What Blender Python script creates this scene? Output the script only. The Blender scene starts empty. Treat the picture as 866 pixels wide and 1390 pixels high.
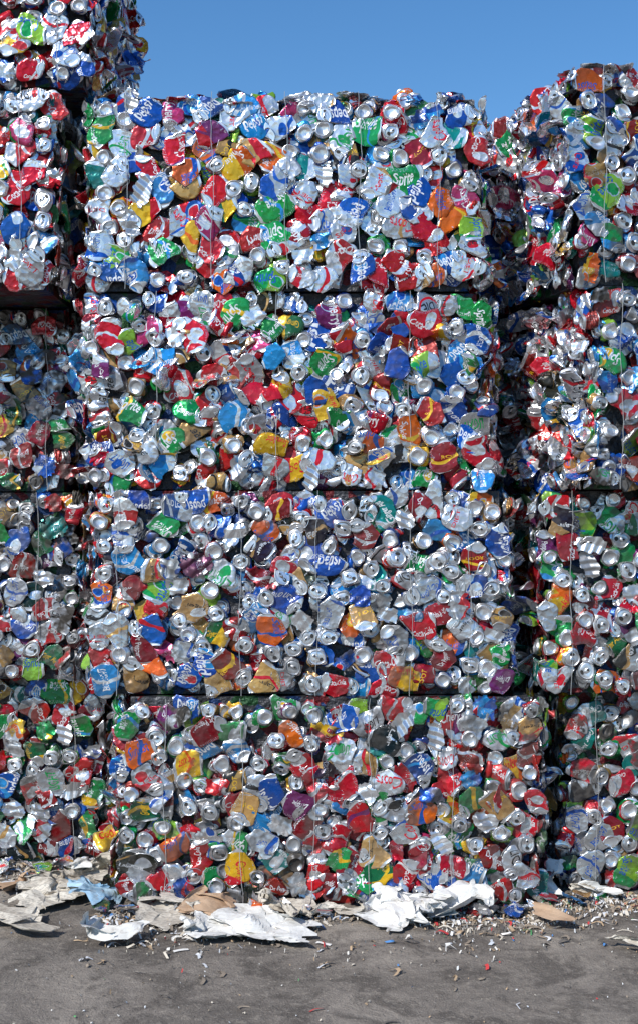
import bpy, math, random
import numpy as np
from mathutils import Matrix, Vector, Euler, noise as mnoise
random.seed(7)
RNG = np.random.default_rng(11)
scene = bpy.context.scene
scene.view_settings.view_transform = 'Standard'
scene.view_settings.look = 'None'
scene.view_settings.exposure = 0

# ------------------------------------------------------------------ node helpers
class NT:
    def __init__(s, nt):
        s.nt = nt; s.n = nt.nodes; s.l = nt.links
    def new(s, t, **kw):
        n = s.n.new(t)
        for k, v in kw.items(): setattr(n, k, v)
        return n
    def put(s, sock, v):
        if hasattr(v, 'is_output'): s.l.new(v, sock)
        elif v is not None: sock.default_value = v
    def m(s, op, a, b=None, c=None, clamp=False):
        n = s.new('ShaderNodeMath', operation=op, use_clamp=clamp)
        s.put(n.inputs[0], a)
        if b is not None: s.put(n.inputs[1], b)
        if c is not None: s.put(n.inputs[2], c)
        return n.outputs[0]
    def mix(s, f, a, b, mode='MIX'):
        n = s.new('ShaderNodeMix', data_type='RGBA', blend_type=mode)
        s.put(n.inputs[0], f); s.put(n.inputs[6], a); s.put(n.inputs[7], b)
        return n.outputs[2]
    def noise(s, vec, scale, detail=3, rough=0.5, dist=0.0):
        n = s.new('ShaderNodeTexNoise')
        s.put(n.inputs['Vector'], vec); n.inputs['Scale'].default_value = scale
        n.inputs['Detail'].default_value = detail; n.inputs['Roughness'].default_value = rough
        n.inputs['Distortion'].default_value = dist
        return n.outputs[0], n.outputs[1]
    def ramp(s, f, stops, interp='LINEAR'):
        n = s.new('ShaderNodeValToRGB'); n.color_ramp.interpolation = interp
        e = n.color_ramp.elements
        while len(e) < len(stops): e.new(0.5)
        for i, (p, c) in enumerate(stops):
            e[i].position = p; e[i].color = (*c, 1) if len(c) == 3 else c
        s.put(n.inputs[0], f)
        return n.outputs[0]
    def sstep(s, x, a, b):
        n = s.new('ShaderNodeMapRange', interpolation_type='SMOOTHSTEP')
        s.put(n.inputs[0], x); n.inputs[1].default_value = a; n.inputs[2].default_value = b
        return n.outputs[0]

def mat(name):
    m = bpy.data.materials.new(name); m.use_nodes = True
    t = NT(m.node_tree)
    return m, t, m.node_tree.nodes['Principled BSDF']

def attr(t, name, typ='INSTANCER'):
    return t.new('ShaderNodeAttribute', attribute_type=typ, attribute_name=name)

def bump(t, b, h, strength, dist):
    n = t.new('ShaderNodeBump'); n.inputs['Strength'].default_value = strength
    n.inputs['Distance'].default_value = dist
    t.put(n.inputs['Height'], h); t.l.new(n.outputs[0], b.inputs['Normal'])

def grime_shade(t, col, amt=1.0):  # tarnish by noise; on some bale faces its amount also paints shade
    g = attr(t, 'can_g').outputs['Fac']
    geo = t.new('ShaderNodeNewGeometry')
    f, _ = t.noise(geo.outputs['Position'], 16, 2, 0.65)
    k = t.m('MULTIPLY', t.sstep(f, 0.36, 0.60), t.m('MULTIPLY', g, amt))
    return t.mix(k, col, (0.075, 0.066, 0.058, 1)), k

def crinkle(t, vec, sc, warp=True):
    v1 = t.new('ShaderNodeTexVoronoi'); v1.inputs['Scale'].default_value = sc
    if warp:
        nz = t.new('ShaderNodeTexNoise'); nz.inputs['Scale'].default_value = sc * .8; nz.inputs['Detail'].default_value = 1; t.put(nz.inputs['Vector'], vec)
        add = t.new('ShaderNodeVectorMath', operation='MULTIPLY_ADD'); t.l.new(nz.outputs[1], add.inputs[0])
        add.inputs[1].default_value = (0.016, 0.016, 0.016); t.put(add.inputs[2], vec); t.l.new(add.outputs[0], v1.inputs['Vector'])
    else: t.put(v1.inputs['Vector'], vec)
    return v1.outputs['Distance']

# ---- painted can wall
M_label, t, b = mat('printed_aluminium')
A = attr(t, 'can_a').outputs['Color']; B = attr(t, 'can_b').outputs['Color']
R = t.new('ShaderNodeSeparateXYZ'); t.l.new(attr(t, 'can_r').outputs['Vector'], R.inputs[0])
r1, r2, r3 = R.outputs
uv = t.new('ShaderNodeSeparateXYZ'); uvn = t.new('ShaderNodeUVMap', uv_map='UVMap')
t.l.new(uvn.outputs[0], uv.inputs[0]); u, v = uv.outputs[0], uv.outputs[1]
wv = t.m('ADD', v, t.m('MULTIPLY', t.m('SINE', t.m('MULTIPLY_ADD', u, 12.566, t.m('MULTIPLY', r1, 6.28))), 0.11))
band = t.m('LESS_THAN', t.m('ABSOLUTE', t.m('SUBTRACT', wv, t.m('MULTIPLY_ADD', r2, 0.7, 0.15))), t.m('MULTIPLY_ADD', r3, 0.06, 0.01))
fu = t.m('FRACT', t.m('MULTIPLY', u, 2.0))
du = t.m('MULTIPLY', t.m('SUBTRACT', fu, t.m('MULTIPLY_ADD', r3, 0.4, 0.3)), 0.104)
dv = t.m('MULTIPLY', t.m('SUBTRACT', v, t.m('MULTIPLY_ADD', r1, 0.4, 0.3)), 0.122)
dd = t.m('SQRT', t.m('ADD', t.m('MULTIPLY', du, du), t.m('MULTIPLY', dv, dv)))
circ = t.m('MULTIPLY', t.m('LESS_THAN', dd, 0.021), t.m('GREATER_THAN', r2, 0.78))
ring = t.m('MULTIPLY', circ, t.m('GREATER_THAN', dd, 0.017))
mp = t.new('ShaderNodeMapping'); t.l.new(uvn.outputs[0], mp.inputs[0]); mp.inputs['Scale'].default_value = (60, 22, 1)
tn, _ = t.noise(mp.outputs[0], 1.0, 0)
fine = t.m('MULTIPLY', t.m('GREATER_THAN', tn, 0.55), t.m('LESS_THAN', fu, 0.22))
fine = t.m('MULTIPLY', fine, t.m('GREATER_THAN', t.m('SINE', t.m('MULTIPLY', v, 150.0)), 0.0))
sp = t.m('GREATER_THAN', t.m('ADD', v, t.m('MULTIPLY', fu, 0.35)), t.m('MULTIPLY_ADD', r1, 1.3, 0.62))
C2 = t.mix(t.m('GREATER_THAN', r3, 0.7), B, (0.70, 0.71, 0.73, 1))
col = t.mix(sp, A, C2)
gr = t.m('MULTIPLY_ADD', t.m('SINE', t.m('MULTIPLY_ADD', u, 12.566, t.m('MULTIPLY', r2, 6.28))), 0.14, 0.93)
gc = t.new('ShaderNodeCombineXYZ'); [t.l.new(gr, gc.inputs[i]) for i in range(3)]
col = t.mix(1.0, col, gc.outputs[0], 'MULTIPLY')
col = t.mix(t.m('MULTIPLY', band, t.m('GREATER_THAN', r3, 0.45)), col, B)
col = t.mix(circ, col, B); col = t.mix(ring, col, (0.72, 0.73, 0.75, 1))
col = t.mix(fine, col, (0.62, 0.62, 0.64, 1))
neck = t.m('MAXIMUM', t.m('LESS_THAN', v, 0.05), t.m('GREATER_THAN', v, 0.95))
tc = t.new('ShaderNodeTexCoord')
sc, _ = t.noise(tc.outputs['Object'], 62, 2, 0.7, 0.5)
scuff = t.m('MAXIMUM', neck, t.m('MULTIPLY', t.sstep(sc, 0.64, 0.72), 0.6))
col = t.mix(scuff, col, (0.80, 0.81, 0.83, 1))
hsv = t.new('ShaderNodeSeparateColor', mode='HSV'); t.l.new(col, hsv.inputs[0])
silver = t.m('MULTIPLY', t.sstep(hsv.outputs[1], 0.35, 0.08), t.sstep(hsv.outputs[2], 0.2, 0.5))
col, k = grime_shade(t, col, 0.9)
t.l.new(col, b.inputs['Base Color'])
t.put(b.inputs['Metallic'], t.m('MULTIPLY_ADD', silver, 0.34, 0.44))
t.put(b.inputs['Roughness'], t.m('MULTIPLY_ADD', k, 0.4, 0.25))
bump(t, b, crinkle(t, tc.outputs['Object'], 46), 0.68, 0.0045)

# ---- bare aluminium
M_bare, t, b = mat('bare_aluminium')
tc = t.new('ShaderNodeTexCoord')
col, k = grime_shade(t, (0.82, 0.825, 0.84, 1), 0.85)
t.l.new(col, b.inputs['Base Color'])
b.inputs['Metallic'].default_value = 0.86
t.put(b.inputs['Roughness'], t.m('MULTIPLY_ADD', k, 0.4, 0.27))
bump(t, b, crinkle(t, tc.outputs['Object'], 42, False), 0.3, 0.003)

M_hole, t, b = mat('can_opening'); b.inputs['Base Color'].default_value = (0.02, 0.018, 0.016, 1); b.inputs['Roughness'].default_value = 0.7

M_text, t, b = mat('printed_lettering')
tcol, k = grime_shade(t, attr(t, 'can_t').outputs['Color'], .7)
t.l.new(tcol, b.inputs['Base Color'])
b.inputs['Metallic'].default_value = 0.3; b.inputs['Roughness'].default_value = 0.32

M_core, t, b = mat('compressed_core')
geo = t.new('ShaderNodeNewGeometry')
vo = t.new('ShaderNodeTexVoronoi'); vo.inputs['Scale'].default_value = 22; t.l.new(geo.outputs['Position'], vo.inputs['Vector'])
sx = t.new('ShaderNodeSeparateXYZ'); t.l.new(vo.outputs['Color'], sx.inputs[0])
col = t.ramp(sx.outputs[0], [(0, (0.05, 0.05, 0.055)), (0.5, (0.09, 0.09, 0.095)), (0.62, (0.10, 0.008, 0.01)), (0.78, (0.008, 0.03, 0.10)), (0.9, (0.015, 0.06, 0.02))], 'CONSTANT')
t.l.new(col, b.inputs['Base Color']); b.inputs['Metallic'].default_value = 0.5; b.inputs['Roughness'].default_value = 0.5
bn, _ = t.noise(geo.outputs['Position'], 35, 4); bump(t, b, bn, 1, 0.02)

M_wire, t, b = mat('baling_wire_steel'); b.inputs['Base Color'].default_value = (0.64, 0.63, 0.60, 1); b.inputs['Metallic'].default_value = 0.4; b.inputs['Roughness'].default_value = 0.4

# ------------------------------------------------------------------ can prototypes
Rr, H = 0.033, 0.122
NS = 40
prof = [(0.0005, 0.0105, 1), (0.010, 0.0098, 1), (0.017, 0.0075, 1), (0.0215, 0.0035, 1), (0.0232, 0.0005, 1), (0.0243, 0.0, 1), (0.0255, 0.0008, 1), (0.0275, 0.0045, 1), (0.0305, 0.0085, 1)]
for i in range(26):
    prof.append((0.033, 0.0125 + (0.1075 - 0.0125) * i / 25, 0))
prof += [(0.0318, 0.1105, 1), (0.0292, 0.1155, 1), (0.0272, 0.1185, 1), (0.0280, 0.1195, 1), (0.0284, 0.1212, 1), (0.0276, 0.1222, 1), (0.0262, 0.1218, 1),
         (0.0250, 0.1168, 1), (0.0238, 0.1160, 1), (0.0226, 0.1183, 1), (0.0215, 0.1188, 1), (0.012, 0.1188, 1), (0.0005, 0.1188, 1)]
prof = np.array(prof)

def can_base():
    th = np.linspace(0, 2 * np.pi, NS + 1)
    V = []; UV = []
    for (r, z, p) in prof:
        V.append(np.stack([r * np.cos(th), r * np.sin(th), np.full(NS + 1, z)], 1))
        UV.append(np.stack([th / (2 * np.pi), np.full(NS + 1, z / H)], 1))
    V = np.concatenate(V); UV = np.concatenate(UV)
    F = []; Mi = []
    for j in range(len(prof) - 1):
        for i in range(NS):
            a = j * (NS + 1) + i
            F.append((a, a + 1, a + NS + 2, a + NS + 1))
            Mi.append(0 if (prof[j][2] == 0 or prof[j + 1][2] == 0) else 1)
    return V, UV, F, Mi
BV, BUV, BF, BMI = can_base()

def add_geom(dst, V, F, mi, UV=None):
    o = len(dst['V']) and sum(len(x) for x in dst['V'])
    dst['V'].append(V); dst['UV'].append(UV if UV is not None else np.zeros((len(V), 2)))
    dst['F'] += [tuple(i + o for i in f) for f in F]; dst['M'] += [mi] * len(F) if np.isscalar(mi) else list(mi)

def tab_geom(rng):
    a = rng.uniform(0, 6.28); out = []
    n = 16; th = np.linspace(0, 2 * np.pi, n, endpoint=False)
    z0 = 0.1203
    def rot(P):
        c, s = math.cos(a), math.sin(a)
        return np.stack([P[:, 0] * c - P[:, 1] * s, P[:, 0] * s + P[:, 1] * c, P[:, 2]], 1)
    o = np.stack([-0.004 + 0.0125 * np.cos(th), 0.0078 * np.sin(th), np.full(n, z0)], 1)
    i_ = np.stack([-0.008 + 0.0045 * np.cos(th), 0.0045 * np.sin(th), np.full(n, z0 + 0.0003)], 1)
    lo = o.copy(); lo[:, 2] -= 0.0012
    V = np.concatenate([o, i_, lo]); F = []
    for k in range(n):
        k2 = (k + 1) % n
        F += [(k, k2, n + k2, n + k), (2 * n + k, 2 * n + k2, k2, k)]
    out.append((rot(V), F, 1))
    hv = np.stack([0.0145 + 0.0062 * np.cos(th), 0.0085 * np.sin(th), np.full(n, 0.11925)], 1)
    out.append((rot(hv), [tuple(range(n))], 2))
    hv = np.stack([-0.008 + 0.0043 * np.cos(th), 0.0043 * np.sin(th), np.full(n, 0.1194)], 1)
    out.append((rot(hv), [tuple(range(n))], 2))
    return out

_tc = {}
def text_geom(word):
    if word in _tc: return _tc[word]
    cu = bpy.data.curves.new('t', 'FONT'); cu.body = word; cu.size = 1; cu.resolution_u = 2
    cu.align_x = 'CENTER'; cu.align_y = 'CENTER'; cu.offset = 0.014
    if word in ('Coca-Cola', 'Sprite', 'Coors', 'Sunkist', 'Ginger Ale'): cu.shear = 0.35
    ob = bpy.data.objects.new('t', cu); scene.collection.objects.link(ob)
    bpy.context.view_layer.update()
    me = bpy.data.meshes.new_from_object(ob.evaluated_get(bpy.context.evaluated_depsgraph_get()))
    import bmesh
    bm = bmesh.new(); bm.from_mesh(me)
    bmesh.ops.triangulate(bm, faces=bm.faces)
    for _ in range(2):
        es = [e for e in bm.edges if e.calc_length() > 0.22]
        if es: bmesh.ops.subdivide_edges(bm, edges=es, cuts=1)
        bmesh.ops.triangulate(bm, faces=bm.faces)
    V = np.array([v.co[:] for v in bm.verts]); F = [tuple(v.index for v in f.verts) for f in bm.faces]
    bm.free(); bpy.data.objects.remove(ob); bpy.data.curves.remove(cu); bpy.data.meshes.remove(me)
    c = (V.max(0) + V.min(0)) / 2; V = V - c
    _tc[word] = (V, F, V[:, 0].max() * 2, V[:, 1].max() * 2)
    return _tc[word]

def text_on_can(word, along, size, zc, thc):
    V, F, w, h = text_geom(word)
    s = min(size / w, 0.045 / h)
    X, Y = V[:, 0] * s, V[:, 1] * s * (1.3 if along else 1)
    if along: X, Y = -Y, X
    th = thc + X / Rr
    z = zc + Y
    r = Rr + 0.0013
    return np.stack([r * np.cos(th), r * np.sin(th), z], 1), F

def sm(x, a, b):
    t = np.clip((x - a) / (b - a), 0, 1); return t * t * (3 - 2 * t)

def tri(x): return np.abs(((x / np.pi) % 2) - 1) * 2 - 1

def crease_params(rng, n=6):
    K = rng.normal(size=(n, 3)); K /= np.linalg.norm(K, axis=1)[:, None]
    lam = rng.uniform(0.018, 0.06, n)
    K *= (2 * np.pi / lam)[:, None]
    return K, rng.uniform(0, 6.28, n), rng.normal(size=(n, 3)) * (lam / 0.04)[:, None]

def lying_deform(rng, flat=True):
    s = rng.uniform(0.07, 0.20) if flat else rng.uniform(0.3, 0.6); ly = rng.uniform(0.78, 1.04)
    r_ = rng.random()
    at = rng.uniform(1.2, 1.55) if r_ < .30 else rng.uniform(-0.25, 0.25) if r_ < .62 else -rng.uniform(0.9, 1.4)
    r_ = rng.random()
    ab = -rng.uniform(1.2, 1.55) if r_ < .24 else rng.uniform(-0.25, 0.25) if r_ < .6 else rng.uniform(0.9, 1.4)
    mid = rng.uniform(-0.15, 0.15) if flat else rng.choice([-1, 1]) * rng.uniform(0.4, 1.1)
    tm = rng.uniform(0.35, 0.65)
    ts = np.linspace(-0.02, 1.02, 300)
    ang = at * sm(ts, 0.76, 0.95) + ab * (1 - sm(ts, 0.05, 0.24)) + mid * (sm(ts, tm - 0.12, tm + 0.12) - 0.5)
    cy = np.cumsum(np.sin(ang)) * H * ly * (ts[1] - ts[0]); cz = np.cumsum(np.cos(ang)) * H * ly * (ts[1] - ts[0])
    cy -= cy.mean(); cz -= cz.mean()
    if flat: cy *= 0.62
    bx, tw, sh = rng.uniform(-0.03, 0.03), rng.uniform(-0.25, 0.25), rng.uniform(-0.03, 0.03)
    K, ph, D = crease_params(rng)
    planes = []
    for _ in range(rng.integers(3, 7)):
        n = rng.normal(size=3); n[1] *= 0.35; n /= np.linalg.norm(n); planes.append((n, rng.uniform(0.66, 0.94), rng.uniform(0.1, 0.7)))
    ext = {}
    pc = 48 if flat else 78
    def f(P, fit=False):
        x, y, z = P[:, 0], P[:, 1], P[:, 2]; t_ = z / H
        m = np.clip(np.sin(np.pi * np.clip(t_, 0, 1)), 0, 1) ** 0.35
        sy = 1 - (1 - s) * m; sx_ = 1 + 0.52 * (1 - s) * m
        a = np.interp(t_, ts, ang)
        X = x * sx_; Y = y * sy
        q = tw * (t_ - 0.5); X, Y = X * np.cos(q) - Y * np.sin(q), X * np.sin(q) + Y * np.cos(q)
        Q = np.stack([X + bx * 4 * (t_ - .5) ** 2 + sh * t_, np.interp(t_, ts, cy) + Y * np.cos(a), np.interp(t_, ts, cz) - Y * np.sin(a)], 1)
        amp = 0.0005 + 0.0022 * m
        dQ = np.zeros_like(Q)
        for k in range(len(K)):
            dQ += (tri(Q @ K[k] + ph[k]))[:, None] * D[k][None]
        Q = Q + dQ * amp[:, None] * 0.62
        for i, (n, fr, kk) in enumerate(planes):
            pr = Q @ n
            if fit: ext[i] = pr.max() * fr
            Q = Q - n[None] * ((1 + kk) * np.maximum(0, pr - ext[i]))[:, None]
        if fit: ext['p'] = np.percentile(Q[:, 1], pc)
        Q[:, 1] = np.where(Q[:, 1] > ext['p'], ext['p'] + (Q[:, 1] - ext['p']) * 0.27, Q[:, 1])
        if fit: ext['c'] = np.percentile(Q[:, 1], 97)
        Q[:, 1] -= ext['c']
        return np.stack([Q[:, 0], -Q[:, 2], Q[:, 1]], 1)
    return f

def end_deform(rng):
    c = rng.uniform(0.2, 0.5); flip = rng.random() < 0.42
    shx, shy = rng.uniform(-0.035, 0.035, 2); nb = rng.integers(2, 5); p0 = rng.uniform(0, 6.28)
    ph2 = rng.uniform(2, 9); ov = rng.uniform(0.8, 1.0); oa = rng.uniform(0, 3.14)
    K, ph, D = crease_params(rng); lo = rng.uniform(0, 0.7)
    planes = []
    for _ in range(rng.integers(1, 4)):
        n = rng.normal(size=3); n[2] = abs(n[2]) * 0.3; n /= np.linalg.norm(n); planes.append((n, rng.uniform(0.76, 0.98), rng.uniform(0.1, 0.6)))
    ext = {}
    def f(P, fit=False):
        P = P.copy()
        if flip: P = P * np.array([1, -1, -1]) + np.array([0, 0, H])
        x, y, z = P[:, 0], P[:, 1], P[:, 2]; t_ = z / H
        m = np.clip(np.sin(np.pi * np.clip(t_, 0, 1)), 0, 1) ** 0.8
        th = np.arctan2(y, x); rr = 1 + m * (0.20 * np.cos(nb * th + p0 + ph2 * t_) + 0.12 * np.sin(t_ * 22))
        X, Y = x * rr, y * rr
        ca, sa = math.cos(oa), math.sin(oa)
        U = X * ca + Y * sa; W = (-X * sa + Y * ca) * ov
        X, Y = U * ca - W * sa, U * sa + W * ca
        Z = z - H; Z = np.where(Z > -0.008, Z, -0.008 + (Z + 0.008) * c)
        tl = 1 - t_; X = X + shx * tl; Y = Y + shy * tl
        Q = np.stack([X, Y, Z], 1); dQ = np.zeros_like(Q)
        for k in range(len(K)): dQ += (tri(Q @ K[k] + ph[k]))[:, None] * D[k][None]
        Q = Q + dQ * (0.0002 + lo * 0.0005 + 0.0022 * m)[:, None]
        for i, (n, fr, kk) in enumerate(planes):
            pr = Q @ n
            if fit: ext[i] = pr.max() * fr
            Q = Q - n[None] * ((1 + kk) * np.maximum(0, pr - ext[i]))[:, None]
        if fit: ext['c'] = Q[:, 2].max()
        Q[:, 2] -= ext['c'] - 0.001
        return Q
    return f

def to_mesh(name, d, mats):
    V = np.concatenate(d['V']); UV = np.concatenate(d['UV'])
    me = bpy.data.meshes.new(name); me.from_pydata(V.tolist(), [], d['F'])
    for m_ in mats: me.materials.append(m_)
    me.polygons.foreach_set('material_index', np.array(d['M'], dtype=np.int32))
    me.polygons.foreach_set('use_smooth', np.ones(len(me.polygons), dtype=bool))
    uvl = me.uv_layers.new(name='UVMap')
    li = np.zeros(len(me.loops), dtype=np.int32); me.loops.foreach_get('vertex_index', li)
    uvl.data.foreach_set('uv', UV[li].ravel().astype(np.float32))
    me.update(); return me

SIL = (0.70, 0.72, 0.75); WHT = (0.76, 0.76, 0.77)
RED = (0.58, 0.010, 0.024); DRED = (0.32, 0.007, 0.018); BLU = (0.006, 0.085, 0.40); LBLU = (0.025, 0.26, 0.60)
GRN = (0.008, 0.31, 0.075); DGRN = (0.01, 0.15, 0.05); ORG = (0.76, 0.13, 0.01); YEL = (0.78, 0.46, 0.02); GLD = (0.50, 0.29, 0.10)
BLK = (0.018, 0.018, 0.02); MAG = (0.50, 0.035, 0.14); PUR = (0.16, 0.02, 0.12); LIME = (0.26, 0.50, 0.05); TEAL = (0.0, 0.22, 0.20)
BRANDS = [
    ('Coca-Cola', True, [(RED, WHT, WHT), (RED, WHT, WHT), (RED, SIL, WHT)]),
    ('DIET', False, [(SIL, RED, RED), (SIL, RED, BLK), (SIL, RED, RED)]),
    ('pepsi', True, [(BLU, LBLU, WHT), (BLU, WHT, WHT), (LBLU, BLU, WHT), (BLU, RED, WHT)]),
    ('Coors', True, [(SIL, BLU, RED), (SIL, GLD, RED), (YEL, RED, RED)]),
    ('BUD LIGHT', True, [(BLU, SIL, WHT), (SIL, BLU, BLU), (LBLU, WHT, WHT)]),
    ('Sprite', True, [(GRN, YEL, WHT), (GRN, LBLU, WHT), (LIME, GRN, BLU)]),
    ('Dr Pepper', True, [(DRED, WHT, WHT), (DRED, SIL, WHT), (PUR, WHT, WHT)]),
    ('Sunkist', True, [(ORG, YEL, WHT), (ORG, BLU, BLU), (YEL, ORG, RED)]),
    ('Lager', False, [(GLD, RED, BLK), (BLK, GLD, SIL), (SIL, BLK, BLK), (GLD, WHT, BLK)]),
    ('ROOT', False, [(BLK, SIL, WHT), (GLD, BLK, YEL), (DRED, YEL, YEL)]),
    ('LIGHT', True, [(SIL, BLU, BLU), (WHT, BLU, BLU), (SIL, RED, BLK), (SIL, GRN, GRN)]),
    ('Ginger Ale', True, [(DGRN, YEL, YEL), (GRN, WHT, WHT), (TEAL, WHT, WHT)]),
    ('Cherry', True, [(MAG, WHT, WHT), (RED, PUR, WHT), (MAG, SIL, WHT)]),
]
protos = bpy.data.collections.new('crushed_can_shapes')
CATS = {'lie': {}, 'bent': {}, 'end': [], 'foil': []}
pid = 0
def add_proto(me):
    global pid
    ob = bpy.data.objects.new('crushed_can_%03d' % pid, me); protos.objects.link(ob); pid += 1; return pid - 1
MATS = [M_label, M_bare, M_hole, M_text]
for bi, (word, along, _) in enumerate(BRANDS):
    CATS['lie'][bi] = []; CATS['bent'][bi] = []
    for k in range(10):
        rng = np.random.default_rng(100 * bi + k)
        f = lying_deform(rng, k < 7)
        d = dict(V=[], UV=[], F=[], M=[])
        add_geom(d, f(BV, True), BF, BMI, BUV)
        for (V, F, mi) in tab_geom(rng): add_geom(d, f(V), F, mi)
        if k not in (5,):
            for thc in (math.pi / 2, -math.pi / 2):
                off = rng.uniform(-0.6, 0.6)
                V, F = text_on_can(word, along, rng.uniform(.066, .086) if along else 0.050, 0.06 + rng.uniform(-.012, .012), thc + off)
                add_geom(d, f(V), F, 3)
        CATS['lie' if k < 7 else 'bent'][bi].append(add_proto(to_mesh('crushed_can', d, MATS)))
for k in range(30):
    rng = np.random.default_rng(5000 + k)
    f = end_deform(rng); d = dict(V=[], UV=[], F=[], M=[])
    add_geom(d, f(BV, True), BF, BMI, BUV)
    for (V, F, mi) in tab_geom(rng): add_geom(d, f(V), F, mi)
    CATS['end'].append(add_proto(to_mesh('crushed_can_end', d, MATS)))
for k in range(12):
    rng = np.random.default_rng(9000 + k); n = 30
    g = np.linspace(-0.5, 0.5, n); X, Y = np.meshgrid(g, g, indexing='ij')
    x = X.ravel() * rng.uniform(0.06, 0.12); y = Y.ravel() * rng.uniform(0.05, 0.10)
    P = np.stack([x, y, np.zeros_like(x)], 1)
    K, ph, D = crease_params(rng, 7); dQ = np.zeros_like(P)
    for i in range(7): dQ += tri(P @ K[i] + ph[i])[:, None] * D[i][None] * np.array([.5, .5, 1.0])
    P = P + dQ * 0.0024
    edge = np.array([mnoise.noise(Vector((a * 60, b_ * 60, k))) for a, b_ in zip(x, y)])
    rad = np.hypot(X.ravel(), Y.ravel()) + edge * 0.22
    F = []
    for i in range(n - 1):
        for j in range(n - 1):
            a = i * n + j
            if rad[a] < 0.52: F.append((a, a + n, a + n + 1, a + 1))
    d = dict(V=[], UV=[], F=[], M=[])
    add_geom(d, P, F, 0 if k % 3 else 1, np.stack([X.ravel() * .6 + .5, Y.ravel() * .7 + .5], 1))
    CATS['foil'].append(add_proto(to_mesh('torn_sheet', d, MATS)))

# ------------------------------------------------------------------ geometry-nodes scatter
ng = bpy.data.node_groups.new('packed_cans', 'GeometryNodeTree')
ng.interface.new_socket('Geometry', in_out='INPUT', socket_type='NodeSocketGeometry')
ng.interface.new_socket('Geometry', in_out='OUTPUT', socket_type='NodeSocketGeometry')
gi = ng.nodes.new('NodeGroupInput'); go = ng.nodes.new('NodeGroupOutput')
ci = ng.nodes.new('GeometryNodeCollectionInfo'); ci.inputs['Collection'].default_value = protos
ci.inputs['Separate Children'].default_value = True; ci.inputs['Reset Children'].default_value = True
iop = ng.nodes.new('GeometryNodeInstanceOnPoints'); iop.inputs['Pick Instance'].default_value = True
def nat(name, typ):
    n = ng.nodes.new('GeometryNodeInputNamedAttribute'); n.data_type = typ; n.inputs['Name'].default_value = name
    return n.outputs['Attribute']
jn = ng.nodes.new('GeometryNodeJoinGeometry')
L = ng.links.new
L(gi.outputs[0], iop.inputs['Points']); L(ci.outputs[0], iop.inputs['Instance'])
L(nat('is_pt', 'BOOLEAN'), iop.inputs['Selection']); L(nat('pidx', 'INT'), iop.inputs['Instance Index'])
L(nat('rot', 'FLOAT_VECTOR'), iop.inputs['Rotation']); L(nat('scl', 'FLOAT_VECTOR'), iop.inputs['Scale'])
L(iop.outputs[0], jn.inputs[0]); L(gi.outputs[0], jn.inputs[0]); L(jn.outputs[0], go.inputs[0])

def scatter_object(name, baseV, baseF, baseM, mats, inst):
    nb = len(baseV); V = list(map(tuple, baseV)) + [tuple(i[0]) for i in inst]
    me = bpy.data.meshes.new(name); me.from_pydata(V, [], baseF)
    for m_ in mats: me.materials.append(m_)
    if baseF: me.polygons.foreach_set('material_index', np.array(baseM, dtype=np.int32))
    n = len(V)
    def setv(nm, typ, key, arr):
        a = me.attributes.new(nm, typ, 'POINT'); a.data.foreach_set(key, arr.ravel())
    ip = np.zeros(n, dtype=bool); ip[nb:] = True; setv('is_pt', 'BOOLEAN', 'value', ip)
    def fill(idx, w):
        a = np.zeros((n, w), dtype=np.float32); a[nb:] = np.array([i[idx] for i in inst], dtype=np.float32).reshape(-1, w); return a
    setv('rot', 'FLOAT_VECTOR', 'vector', fill(1, 3)); setv('scl', 'FLOAT_VECTOR', 'vector', fill(2, 3))
    pi = np.zeros(n, dtype=np.int32); pi[nb:] = [i[3] for i in inst]; setv('pidx', 'INT', 'value', pi)
    for nm, idx in (('can_a', 4), ('can_b', 5), ('can_t', 6)):
        c = np.ones((n, 4), dtype=np.float32); c[:, :3] = fill(idx, 3); setv(nm, 'FLOAT_COLOR', 'color', c)
    setv('can_r', 'FLOAT_VECTOR', 'vector', fill(7, 3)); setv('can_g', 'FLOAT', 'value', fill(8, 1))
    ob = bpy.data.objects.new(name, me); scene.collection.objects.link(ob)
    md = ob.modifiers.new('cans', 'NODES'); md.node_group = ng
    return ob

def poisson(rng, w, h, dmin):
    cell = dmin / 1.4142; grid = {}; pts = []
    for _ in range(int(w * h / (dmin * dmin) * 9)):
        x, y = rng.uniform(0, w), rng.uniform(0, h); gx, gy = int(x / cell), int(y / cell); ok = True
        for i in range(gx - 2, gx + 3):
            for j in range(gy - 2, gy + 3):
                q = grid.get((i, j))
                if q and (q[0] - x) ** 2 + (q[1] - y) ** 2 < dmin * dmin: ok = False; break
            if not ok: break
        if ok: grid[(gx, gy)] = (x, y); pts.append((x, y))
    return pts

#               coke diet peps coor budl spri drpe sunk lage root ligh ging cher
W_MIX   = [1.9, 0.9, 1.7, 1., 1.5, 1.1, .7, .75, .8, .6, 1.2, .7, .35]
W_WHITE = [2.3, 1.4, 1.3, 1., 1.2, 1.0, .4, .6, .55, .3, 1.5, .5, .6]
W_BLUE  = [1.3, 0.6, 2.5, 1., 2.4, .8, .9, 1.0, 1.5, .5, .8, .4, .1]
W_RED   = [2.7, 0.5, 0.8, .5, .8, 1.7, 1.2, .6, .7, .5, .7, 1.4, .1]
W_DARK  = [1.6, 0.6, 1.4, .5, 1.2, 1., 1.0, .3, .9, .9, .8, .9, .05]

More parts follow.
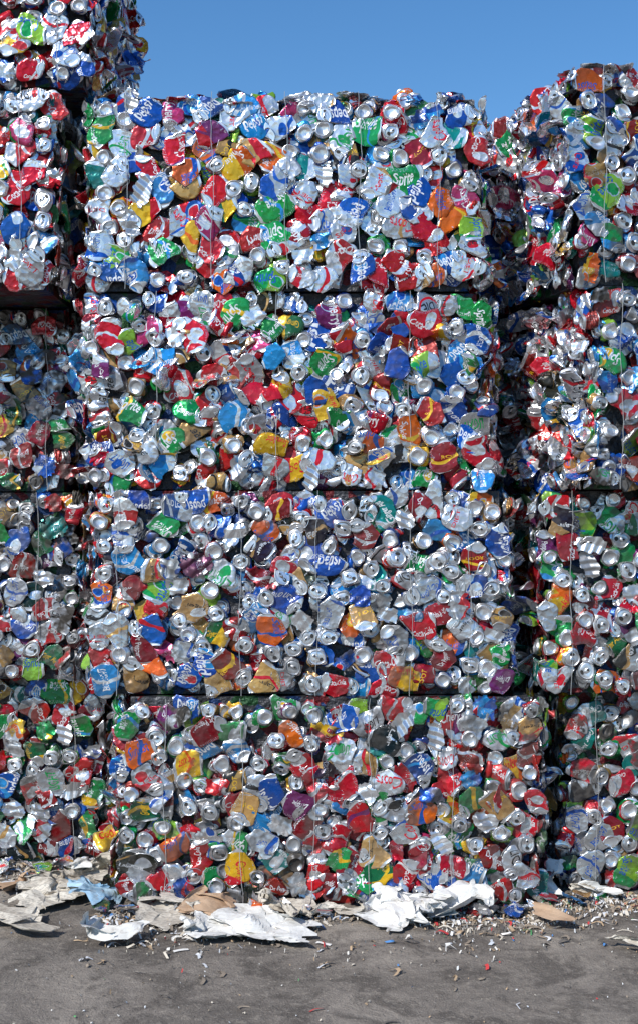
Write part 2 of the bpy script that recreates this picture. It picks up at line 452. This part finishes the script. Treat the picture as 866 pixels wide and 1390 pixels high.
def pick_can(rng, W, ends, foil, g, bent=0.15):
    r = rng.random()
    bi = rng.choice(len(BRANDS), p=np.array(W) / sum(W))
    A, B, T = BRANDS[bi][2][rng.integers(len(BRANDS[bi][2]))]
    if r < ends: p = CATS['end'][rng.integers(len(CATS['end']))]; kind = 'end'
    elif r < ends + foil: p = CATS['foil'][rng.integers(len(CATS['foil']))]; kind = 'foil'
    elif r < ends + foil + bent: p = CATS['bent'][bi][rng.integers(3)]; kind = 'lie'
    else: p = CATS['lie'][bi][rng.integers(7)]; kind = 'lie'
    j = rng.uniform(0.68, 1.12)
    A = np.clip(np.array(A) * j + rng.normal(0, 0.006, 3), 0.005, 0.9)
    return p, kind, A, B, T, rng.random(3), max(0, g + rng.normal(0, 0.24))

def face_cans(rng, o, ud, vd, nd, w, h, W, ends, foil, g, tilt, depth, inst, dmin=0.060, edge_on=0.0, bent=.15, seed=0, mv=.031):
    o, ud, vd, nd = map(Vector, (o, ud, vd, nd)); base = Matrix((ud, vd, nd)).transposed()
    mg = 0.038
    for layer in range(2):
        for (x, y) in poisson(rng, w - 2 * mg, h - 2 * mv, dmin * (1.0 if layer == 0 else 1.22)):
            x += mg; y += mv
            p, kind, A, B, T, r, gg = pick_can(rng, W, ends, foil if layer == 0 else 0, g, bent)
            tl = tilt if layer == 0 else tilt + .2
            e = min(x - mg, w - x - mg, y - mv, h - y - mv)
            ax = rng.uniform(0, 6.28)
            ta = abs(rng.normal(0, tl))
            if kind != 'end' and rng.random() < edge_on: ta = rng.uniform(0.8, 1.5)
            rz = rng.uniform(0, 6.283)
            if e < 0.03 and kind != 'end':
                ta *= .5
                near_u = min(x, w - x) < min(y, h - y)
                rz = (0 if near_u else math.pi / 2) + rng.choice([0, math.pi]) + rng.normal(0, .12)
            M = base @ Matrix.Rotation(ta, 3, Vector((math.cos(ax), math.sin(ax), 0))) @ Matrix.Rotation(rz, 3, 'Z')
            lf = 0.006 * mnoise.noise(Vector((x * 3.0 + seed, y * 3.0, seed * 1.7)))
            rd = -0.006 * (1 - min(1, max(0, e) / 0.03)) ** 2
            z = lf + rd + rng.normal(0, depth) - (0.026 if layer else 0) + (ta * 0.018)
            if kind == 'end': z += 0.002
            pos = o + ud * x + vd * y + nd * z
            s = rng.uniform(1.04, 1.22) if e > .03 else rng.uniform(.93, 1.06)
            inst.append((pos, M.to_euler('XYZ'), (s, s, s), p, A, B, T, r, gg))

def wire(V, F, Mi, path, r=0.0015, mi=1):
    n = len(V)
    for (x, y, z) in path:
        for a in (0, 2.094, 4.189): V.append((x + r * math.cos(a), y + r * math.sin(a), z))
    for i in range(len(path) - 1):
        for a in range(3):
            b_ = (a + 1) % 3
            F.append((n + i * 3 + a, n + i * 3 + b_, n + i * 3 + 3 + b_, n + i * 3 + 3 + a)); Mi.append(mi)

def bale(x0, x1, y, z0, z1, depth=1.22, rot=0, W=W_MIX, ends=0.3, foil=0.1, g=0.3, tilt=0.1, dp=0.004, faces='FLR', seed=1,
         wires=None, side_ends=0.35, side_edge=0.35, side_grime_shade=None, side_W=None, name='can_bale', dmin=0.071, bent=.12):
    rng = np.random.default_rng(seed); w, h, d = x1 - x0, z1 - z0, depth
    inst = []; ins = 0.06
    side_grime_shade = g if side_grime_shade is None else side_grime_shade; sW = side_W or W
    if 'F' in faces: face_cans(rng, (0, 0, 0), (1, 0, 0), (0, 0, 1), (0, -1, 0), w, h, W, ends, foil, g, tilt, dp, inst, seed=seed, dmin=dmin, bent=bent)
    if 'R' in faces: face_cans(rng, (w, 0, 0), (0, 1, 0), (0, 0, 1), (1, 0, 0), d, h, sW, side_ends, foil, side_grime_shade, tilt + .15, dp + .005, inst, edge_on=side_edge, seed=seed + 9, dmin=.070)
    if 'L' in faces: face_cans(rng, (0, d, 0), (0, -1, 0), (0, 0, 1), (-1, 0, 0), d, h, sW, side_ends, foil, side_grime_shade, tilt + .15, dp + .005, inst, edge_on=side_edge, seed=seed + 5, dmin=.058 if rot else .070)
    if 'T' in faces: face_cans(rng, (0, 0, h), (1, 0, 0), (0, 1, 0), (0, 0, 1), w, d, W, ends, foil, g, tilt + .12, dp + .004, inst, seed=seed + 3, dmin=0.075)
    V, F, Mi = [], [], []
    # core: recessed behind the packed faces, meets the bale above and below
    a, b_, c, e, f1, f2 = ins, w - ins, ins - .01, d - 0.01, 0.001, h - (0.05 if 'T' in faces else 0.001)
    V += [(a, c, f1), (b_, c, f1), (b_, e, f1), (a, e, f1), (a, c, f2), (b_, c, f2), (b_, e, f2), (a, e, f2)]
    F += [(0, 3, 2, 1), (4, 5, 6, 7), (0, 1, 5, 4), (1, 2, 6, 5), (2, 3, 7, 6), (3, 0, 4, 7)]; Mi += [0] * 6
    if wires is None: wires = [w * (i + .5) / 5 + rng.uniform(-.04, .04) for i in range(5)]
    for wx in wires:
        n = 28; ph = rng.uniform(0, 6)
        path = [(wx + 0.006 * math.sin(i * .33 + ph) + rng.normal(0, .0010), -0.009 - 0.006 * math.sin(math.pi * i / n) + rng.normal(0, .002), h * i / n) for i in range(n + 1)]
        wire(V, F, Mi, path)
    ob = scatter_object(name, V, F, Mi, [M_core, M_wire], inst)
    ob.location = (x0, y, z0); ob.rotation_euler = (0, 0, rot)
    return ob

Z1, Z2, Z3, Z4 = 0.813, 1.627, 2.418, 3.200
G = .002
# centre stack (top to bottom)
bale(-0.93, 0.651, 0.0, Z3 + G, Z4, W=W_WHITE, ends=.28, foil=.07, g=.05, tilt=.06, faces='FLRT', seed=11, wires=[.51, 1.09, .17, .8, 1.4], bent=.08)
bale(-0.945, 0.689, 0.02, Z2 + G, Z3 - G, W=W_MIX, ends=.24, foil=.06, g=.14, tilt=.22, dp=.011, faces='FLR', seed=22, wires=[.78, .3, 1.3], bent=.32, dmin=.068)
bale(-0.91, 0.776, -0.01, Z1 + G, Z2 - G, W=W_BLUE, ends=.38, foil=.12, g=.42, tilt=.08, faces='FLR', seed=34, wires=[.12, .6, .9, 1.27, 1.5], dmin=.067)
bale(-0.802, 0.888, -0.05, 0.004, Z1 - G, W=W_RED, ends=.28, foil=.20, g=.58, tilt=.10, faces='FLR', seed=44, wires=[.2, .78, 1.0, 1.32, .5], dmin=.068)
# left stack
bale(-2.50, -0.88, 0.0, 3.235, 4.04, W=W_WHITE, ends=.3, foil=.10, g=.08, tilt=.12, faces='FRT', seed=55, side_ends=.5, side_edge=.25)
bale(-2.60, -1.02, 0.0, Z3 + .005, 3.222, W=W_WHITE, ends=.34, foil=.1, g=.08, tilt=.14, faces='FR', seed=66, side_grime_shade=.6, side_W=W_DARK)  # right side darkened in colour to paint the shade away from the sun
bale(-2.65, -1.045, 0.44, Z2 + G, Z3 - G, W=W_DARK, ends=.2, foil=.16, g=.8, tilt=.12, faces='FR', seed=77, depth=.9)  # strong darkening: part tarnish, part painted shade of the recessed bale
bale(-2.60, -1.015, 0.44, Z1 + G, Z2 - G, W=W_DARK, ends=.25, foil=.14, g=.8, tilt=.12, faces='FR', seed=88, depth=.9)  # also part tarnish, part shade put into the can colours
bale(-2.55, -0.945, 0.58, 0.004, Z1 - G, W=W_RED, ends=.10, foil=.16, g=.5, tilt=.12, faces='FR', seed=99, depth=.75)
# right stack
rr = math.radians(13)
bale(0.955, 2.56, -0.18, Z3 + G, 3.255, depth=1.02, rot=rr, W=W_MIX, ends=.34, foil=.12, g=.4, tilt=.12, faces='FLT', seed=111, side_ends=.45, side_edge=.55, side_grime_shade=.0, side_W=W_WHITE)  # left side clean and pale: sunlight painted into its colours
bale(1.03, 2.63, -0.18, Z2 + G, Z3 - G, depth=1.02, rot=rr, W=W_DARK, ends=.34, foil=.12, g=.65, tilt=.12, faces='FL', seed=122, side_ends=.40, side_edge=.65, side_grime_shade=.0, side_W=W_WHITE)  # left side again brightened in colour to paint it sunlit
bale(0.870, 2.45, 0.03, Z1 + G, Z2 - G, W=W_RED, ends=.33, foil=.14, g=.5, tilt=.1, faces='FL', seed=133)
bale(0.975, 2.55, 0.14, 0.004, Z1 - G, W=W_RED, ends=.42, foil=.14, g=.7, tilt=.1, faces='FL', seed=144, depth=1.1)
# second rank behind, closing the gaps
for i, (a, c) in enumerate([(-2.0, -0.35), (-0.3, 1.35)]):
    for k in range(4):
        bale(a + .03 * k, c + .03 * k, 1.36, .004 + k * .79, (k + 1) * .79, W=W_DARK, ends=.3, g=.5, faces='FT' if k == 3 else 'F', seed=200 + i * 10 + k, depth=1.1, dmin=.08)

# ------------------------------------------------------------------ ground
def axis(lo, hi, step, far):
    c = list(np.arange(lo, hi, step)); s = step; x = c[-1]
    while x < far: s *= 1.5; x += s; c.append(x)
    s = step; x = lo
    while x > -far: s *= 1.5; x -= s; c.insert(0, x)
    return np.array(c)
gx = axis(-2.4, 2.4, 0.03, 600); gy = axis(-2.5, 0.7, 0.03, 600)
X, Y = np.meshgrid(gx, gy, indexing='ij')
Zg = np.zeros_like(X)
def ghe(x, y):
    if abs(x) > 3 or abs(y) > 3.2: return 0.0
    return 0.010 * mnoise.noise(Vector((x * 2.2, y * 2.2, 3))) + 0.004 * mnoise.noise(Vector((x * 9, y * 9, 7))) - 0.004
for i in range(X.shape[0]):
    for j in range(X.shape[1]): Zg[i, j] = ghe(X[i, j], Y[i, j])
nx, ny = X.shape
V = np.stack([X.ravel(), Y.ravel(), Zg.ravel()], 1)
F = [(i * ny + j, (i + 1) * ny + j, (i + 1) * ny + j + 1, i * ny + j + 1) for i in range(nx - 1) for j in range(ny - 1)]
me = bpy.data.meshes.new('ground'); me.from_pydata(V.tolist(), [], F)
me.polygons.foreach_set('use_smooth', np.ones(len(F), dtype=bool))
gm, t, b = mat('dusty_concrete')
geo = t.new('ShaderNodeNewGeometry'); P = geo.outputs['Position']
n1, _ = t.noise(P, 1.8, 7, 0.62, .4); n2, _ = t.noise(P, 130, 3, 0.7); n3, _ = t.noise(P, 5, 6, 0.65, 0.8); n4, _ = t.noise(P, 28, 4, 0.7, 0.3)
col = t.ramp(n1, [(0.32, (0.125, 0.107, 0.089)), (0.5, (0.205, 0.176, 0.147)), (0.68, (0.32, 0.278, 0.23))])
col = t.mix(t.m('MULTIPLY', t.sstep(n3, .46, .62), .75), col, (0.07, 0.058, 0.048, 1))
col = t.mix(t.m('MULTIPLY', t.sstep(n4, .52, .68), .45), col, (0.35, 0.305, 0.25, 1))
col = t.mix(t.m('MULTIPLY', t.sstep(n4, .44, .30), .6), col, (0.06, 0.051, 0.042, 1))
col = t.mix(t.m('MULTIPLY', t.sstep(n2, .56, .70), .5), col, (0.38, 0.34, 0.29, 1))
col = t.mix(t.m('MULTIPLY', t.sstep(n2, .42, .30), .6), col, (0.05, 0.043, 0.037, 1))
t.l.new(col, b.inputs['Base Color']); b.inputs['Roughness'].default_value = 0.92
bump(t, b, t.m('ADD', n2, t.m('ADD', n4, t.m('MULTIPLY', n3, 2.0))), 0.7, 0.012)
me.materials.append(gm)
g = bpy.data.objects.new('ground', me); scene.collection.objects.link(g)

# ------------------------------------------------------------------ litter
def paper_mat(name, c1, c2, rough=0.8, printed=False):
    m, t, b = mat(name); geo = t.new('ShaderNodeNewGeometry')
    n, _ = t.noise(geo.outputs['Position'], 9, 5, .6)
    col = t.ramp(n, [(0.35, c1), (0.65, c2)])
    if printed:
        mp = t.new('ShaderNodeMapping'); t.l.new(geo.outputs['Position'], mp.inputs[0]); mp.inputs['Scale'].default_value = (60, 240, 60); mp.inputs['Rotation'].default_value = (0, 0, .4)
        q, _ = t.noise(mp.outputs[0], 1, 2); col = t.mix(t.m('MULTIPLY', t.sstep(q, .5, .58), .5), col, (0.12, 0.11, 0.10, 1))
    n2, _ = t.noise(geo.outputs['Position'], 30, 5, .65)
    col = t.mix(t.m('MULTIPLY', t.sstep(n2, .5, .7), .5), col, (0.25, 0.2, 0.15, 1))
    t.l.new(col, b.inputs['Base Color']); b.inputs['Roughness'].default_value = rough
    bump(t, b, crinkle(t, geo.outputs['Position'], 30), .5, .006)
    return m
P_white = paper_mat('white_paper', (0.60, 0.59, 0.55), (0.76, 0.75, 0.72))
P_tan = paper_mat('tan_cardboard', (0.36, 0.23, 0.14), (0.50, 0.35, 0.23))
P_cream = paper_mat('newsprint', (0.44, 0.39, 0.32), (0.64, 0.59, 0.50), printed=True)
P_blue = paper_mat('blue_plastic', (0.15, 0.32, 0.48), (0.45, 0.60, 0.70), .4)

def ray_px(px, py):
    D = 1.54 * 1720 / (py - 695); return ((px - 433) / 1720 * D, D - 5.0)

def sheet(name, cx, cy, w, h, rot, m, amp=0.02, seed=0):
    rng = np.random.default_rng(seed); nx_, ny_ = 64, 50
    u_, v_ = np.meshgrid(np.linspace(-.5, .5, nx_), np.linspace(-.5, .5, ny_), indexing='ij')
    uu, vv = u_.ravel(), v_.ravel()
    P3 = np.stack([uu * w, vv * h, np.zeros(uu.size)], 1); z = np.zeros(uu.size); D2 = np.zeros((uu.size, 2))
    for i in range(12):
        k = rng.normal(size=2); k /= np.linalg.norm(k); lam = rng.uniform(.04, .22)
        wv_ = tri(P3[:, :2] @ k * 2 * math.pi / lam + rng.uniform(0, 6) + 1.2 * np.sin(P3[:, :2] @ k[::-1] * 30))
        z += (wv_ * .5 + .5) * lam; D2 += wv_[:, None] * rng.normal(size=2)[None] * lam * .10
    z = z / 12 / .07 * amp
    env = np.array([max(0, mnoise.noise(Vector((a * 6, b_ * 6, seed + .5))) + .35) for a, b_ in zip(P3[:, 0], P3[:, 1])]); z *= .35 + 1.5 * env
    for _ in range(2):
        fold = rng.normal(size=2); fold /= np.linalg.norm(fold); pr = P3[:, :2] @ fold; f0 = min(w, h) * rng.uniform(.15, .35)
        ov = np.maximum(0, pr - f0); kf = rng.uniform(.3, 1.6)
        z += ov * min(.6, kf * .5) * (1 - np.clip(ov / .12, 0, 1) * .6); P3[:, :2] -= fold[None] * (ov * kf * .7)[:, None]
    P3[:, :2] += D2
    c, s = math.cos(rot), math.sin(rot)
    X_ = cx + P3[:, 0] * c - P3[:, 1] * s; Y_ = cy + P3[:, 0] * s + P3[:, 1] * c
    Zp = np.array([ghe(a, b_) for a, b_ in zip(X_, Y_)]) + .004 + z
    na = rng.integers(5, 8); ang = np.sort(rng.uniform(0, 2 * np.pi, na))
    keep = np.ones(uu.size, bool)
    for k in range(na):
        d = rng.uniform(.30, .47); keep &= (uu * math.cos(ang[k]) + vv * math.sin(ang[k])) + .05 * np.array([mnoise.noise(Vector((a * 14, b_ * 14, seed))) for a, b_ in zip(uu, vv)]) < d
    F = []
    for i in range(nx_ - 1):
        for j in range(ny_ - 1):
            a = i * ny_ + j
            if keep[a] and keep[a + ny_] and keep[a + 1] and keep[a + ny_ + 1]: F.append((a, a + ny_, a + ny_ + 1, a + 1))
    me = bpy.data.meshes.new(name); me.from_pydata(np.stack([X_, Y_, Zp], 1).tolist(), [], F); me.materials.append(m)
    ob = bpy.data.objects.new(name, me); scene.collection.objects.link(ob); return ob

S = [('crumpled_paper', 330, 1266, .70, .54, .2, P_white, .03), ('crumpled_paper', 235, 1249, .36, .28, -.3, P_cream, .04), ('crumpled_paper', 385, 1243, .34, .26, 1.3, P_cream, .05),
     ('crumpled_paper', 540, 1250, .46, .40, -.5, P_white, .05), ('crumpled_paper', 610, 1236, .40, .34, .5, P_white, .05),
     ('crumpled_paper', 722, 1212, .34, .32, .2, P_white, .10), ('crumpled_newspaper', 72, 1214, .34, .74, -.35, P_cream, .05),
     ('crumpled_newspaper', 28, 1262, .20, .34, .6, P_cream, .04), ('plastic_bag', 135, 1222, .24, .20, .1, P_blue, .05),
     ('crumpled_paper', 142, 1281, .26, .22, .3, P_white, .05), ('cardboard_scrap', 290, 1243, .30, .18, .1, P_tan, .05),
     ('plastic_bag', 432, 1222, .18, .16, .7, P_blue, .06), ('crumpled_paper', 460, 1242, .22, .16, -.2, P_cream, .05),
     ('cardboard_scrap', 735, 1252, .08, .07, .4, P_tan, .03), ('crumpled_paper', 862, 1290, .14, .16, .4, P_cream, .03), ('crumpled_paper', 795, 1215, .16, .12, .4, P_cream, .04),
     ('crumpled_paper', 108, 1198, .18, .14, .9, P_white, .05), ('crumpled_paper', 660, 1240, .12, .10, .9, P_cream, .04), ('crumpled_paper', 510, 1226, .14, .12, .2, P_white, .05),
     ('cardboard_scrap', 20, 1205, .22, .16, .5, P_tan, .04), ('crumpled_paper', 830, 1222, .12, .10, 1.4, P_white, .04)]
for i, (nm, px, py, w, h, r, m_, amp) in enumerate(S):
    x, y = ray_px(px, py); sheet(nm, x, y, w, h, r, m_, amp, seed=40 + i)

rng = np.random.default_rng(5); V, F, C = [], [], []
pal = [(.68, .65, .6), (.55, .49, .40), (.40, .28, .17), (.7, .7, .7), (.25, .2, .15), (.1, .09, .08), (.5, .04, .04), (.06, .2, .45), (.5, .51, .53), (.1, .35, .12)]
pw = np.array([2.4, 3, 3, 1.2, 3, 2.8, .4, .4, 1., .2]); pw /= pw.sum()
for _ in range(12000):
    x = rng.uniform(-2.2, 2.2)
    front = 0.55 if x < -0.85 else (-0.06 if x < .88 else .1)
    near = rng.random() < .93
    y = front - abs(rng.normal(0, .15 if rng.random() < .7 else .28)) if near else rng.uniform(-2.2, 0)
    if near and mnoise.noise(Vector((x * 3, y * 4, 9))) < rng.uniform(-.6, .2): continue
    big = rng.random() < (.38 if near else .10)
    l = rng.uniform(.012, .06) if big else rng.uniform(.003, .009); w = rng.uniform(.002, .014) if big else l * rng.uniform(.4, 1)
    a = rng.uniform(0, 6.28); c, s = math.cos(a), math.sin(a); z = ghe(x, y) + .002; n = len(V); hh = rng.uniform(.001, .014 if near else .004)
    c0 = pal[rng.choice(len(pal), p=pw)]
    bend = rng.normal(0, .25) * l
    for i in range(4):
        tt = i / 3 - .5; px_, off = tt * l, bend * (tt * tt * 4)
        zz = z + hh * math.sin(i * 1.05) + (rng.uniform(0, .003))
        for q in (-.5, .5):
            lx, lyy = px_, off + q * w
            V.append((x + lx * c - lyy * s, y + lx * s + lyy * c, zz + (q + .5) * rng.uniform(0, .004)))
            C.append((*c0, 1))
    for i in range(3): F.append((n + 2 * i, n + 2 * i + 2, n + 2 * i + 3, n + 2 * i + 1))
me = bpy.data.meshes.new('paper_litter'); me.from_pydata(V, [], F)
ca = me.attributes.new('shade', 'FLOAT_COLOR', 'POINT'); ca.data.foreach_set('color', np.array(C, dtype=np.float32).ravel())
lm, t, b = mat('litter'); t.l.new(attr(t, 'shade', 'GEOMETRY').outputs['Color'], b.inputs['Base Color']); b.inputs['Roughness'].default_value = .8
me.materials.append(lm); ob = bpy.data.objects.new('paper_litter', me); scene.collection.objects.link(ob)

inst = []; rng = np.random.default_rng(77)
for _ in range(56):
    x = rng.uniform(-1.9, 1.5); front = .50 if x < -0.85 else (-.12 if x < .88 else .06)
    y = front - abs(rng.normal(0, .06))
    p, kind, A, B, T, r, gg = pick_can(rng, W_MIX, .15, .5, .4)
    s = rng.uniform(.6, 1.0)
    inst.append((Vector((x, y, .028)), Euler((rng.normal(0, .3), rng.normal(0, .3), rng.uniform(0, 6.28))), (s, s, s), p, A, B, T, r, gg))
x, y = ray_px(487, 1232)
inst.append((Vector((x, y, .045)), Euler((.5, 0, 1.7)), (1.1, 1.1, 1.1), CATS['lie'][5][0], np.array(GRN), WHT, WHT, np.array([.1, .2, .2]), .1))
scatter_object('loose_crushed_cans', [], [], [], [], inst)

# ------------------------------------------------------------------ light, sky, camera
sd = Vector((-0.46, -0.59, 0.66)).normalized()
sun = bpy.data.lights.new('sun', 'SUN'); sun.energy = 5.0; sun.angle = math.radians(.5); sun.color = (1, .965, .91)
so = bpy.data.objects.new('sun', sun); so.rotation_euler = sd.to_track_quat('Z', 'Y').to_euler(); so.location = (-6, -5, 8); scene.collection.objects.link(so)
w = bpy.data.worlds.new('World'); scene.world = w; w.use_nodes = True
t = NT(w.node_tree); bg = w.node_tree.nodes['Background']
sky = t.new('ShaderNodeTexSky', sky_type='NISHITA'); sky.sun_disc = False
sky.sun_elevation = math.asin(sd.z); sky.sun_rotation = math.atan2(sd.x, sd.y) % (2 * math.pi)
sky.air_density = 1.2; sky.dust_density = 0.0; sky.ozone_density = 7.0
hs = t.new('ShaderNodeHueSaturation'); hs.inputs['Saturation'].default_value = 1.14
t.l.new(sky.outputs[0], hs.inputs['Color']); t.l.new(hs.outputs[0], bg.inputs[0]); bg.inputs[1].default_value = 0.14
cam = bpy.data.cameras.new('camera'); cam.sensor_fit = 'HORIZONTAL'; cam.sensor_width = 36; cam.lens = 36 * 1720 / 866; cam.clip_end = 2000
co = bpy.data.objects.new('camera', cam); co.location = (0, -5, 1.54); co.rotation_euler = (math.pi / 2, 0, 0); scene.collection.objects.link(co)
scene.camera = co
print('protos', pid)
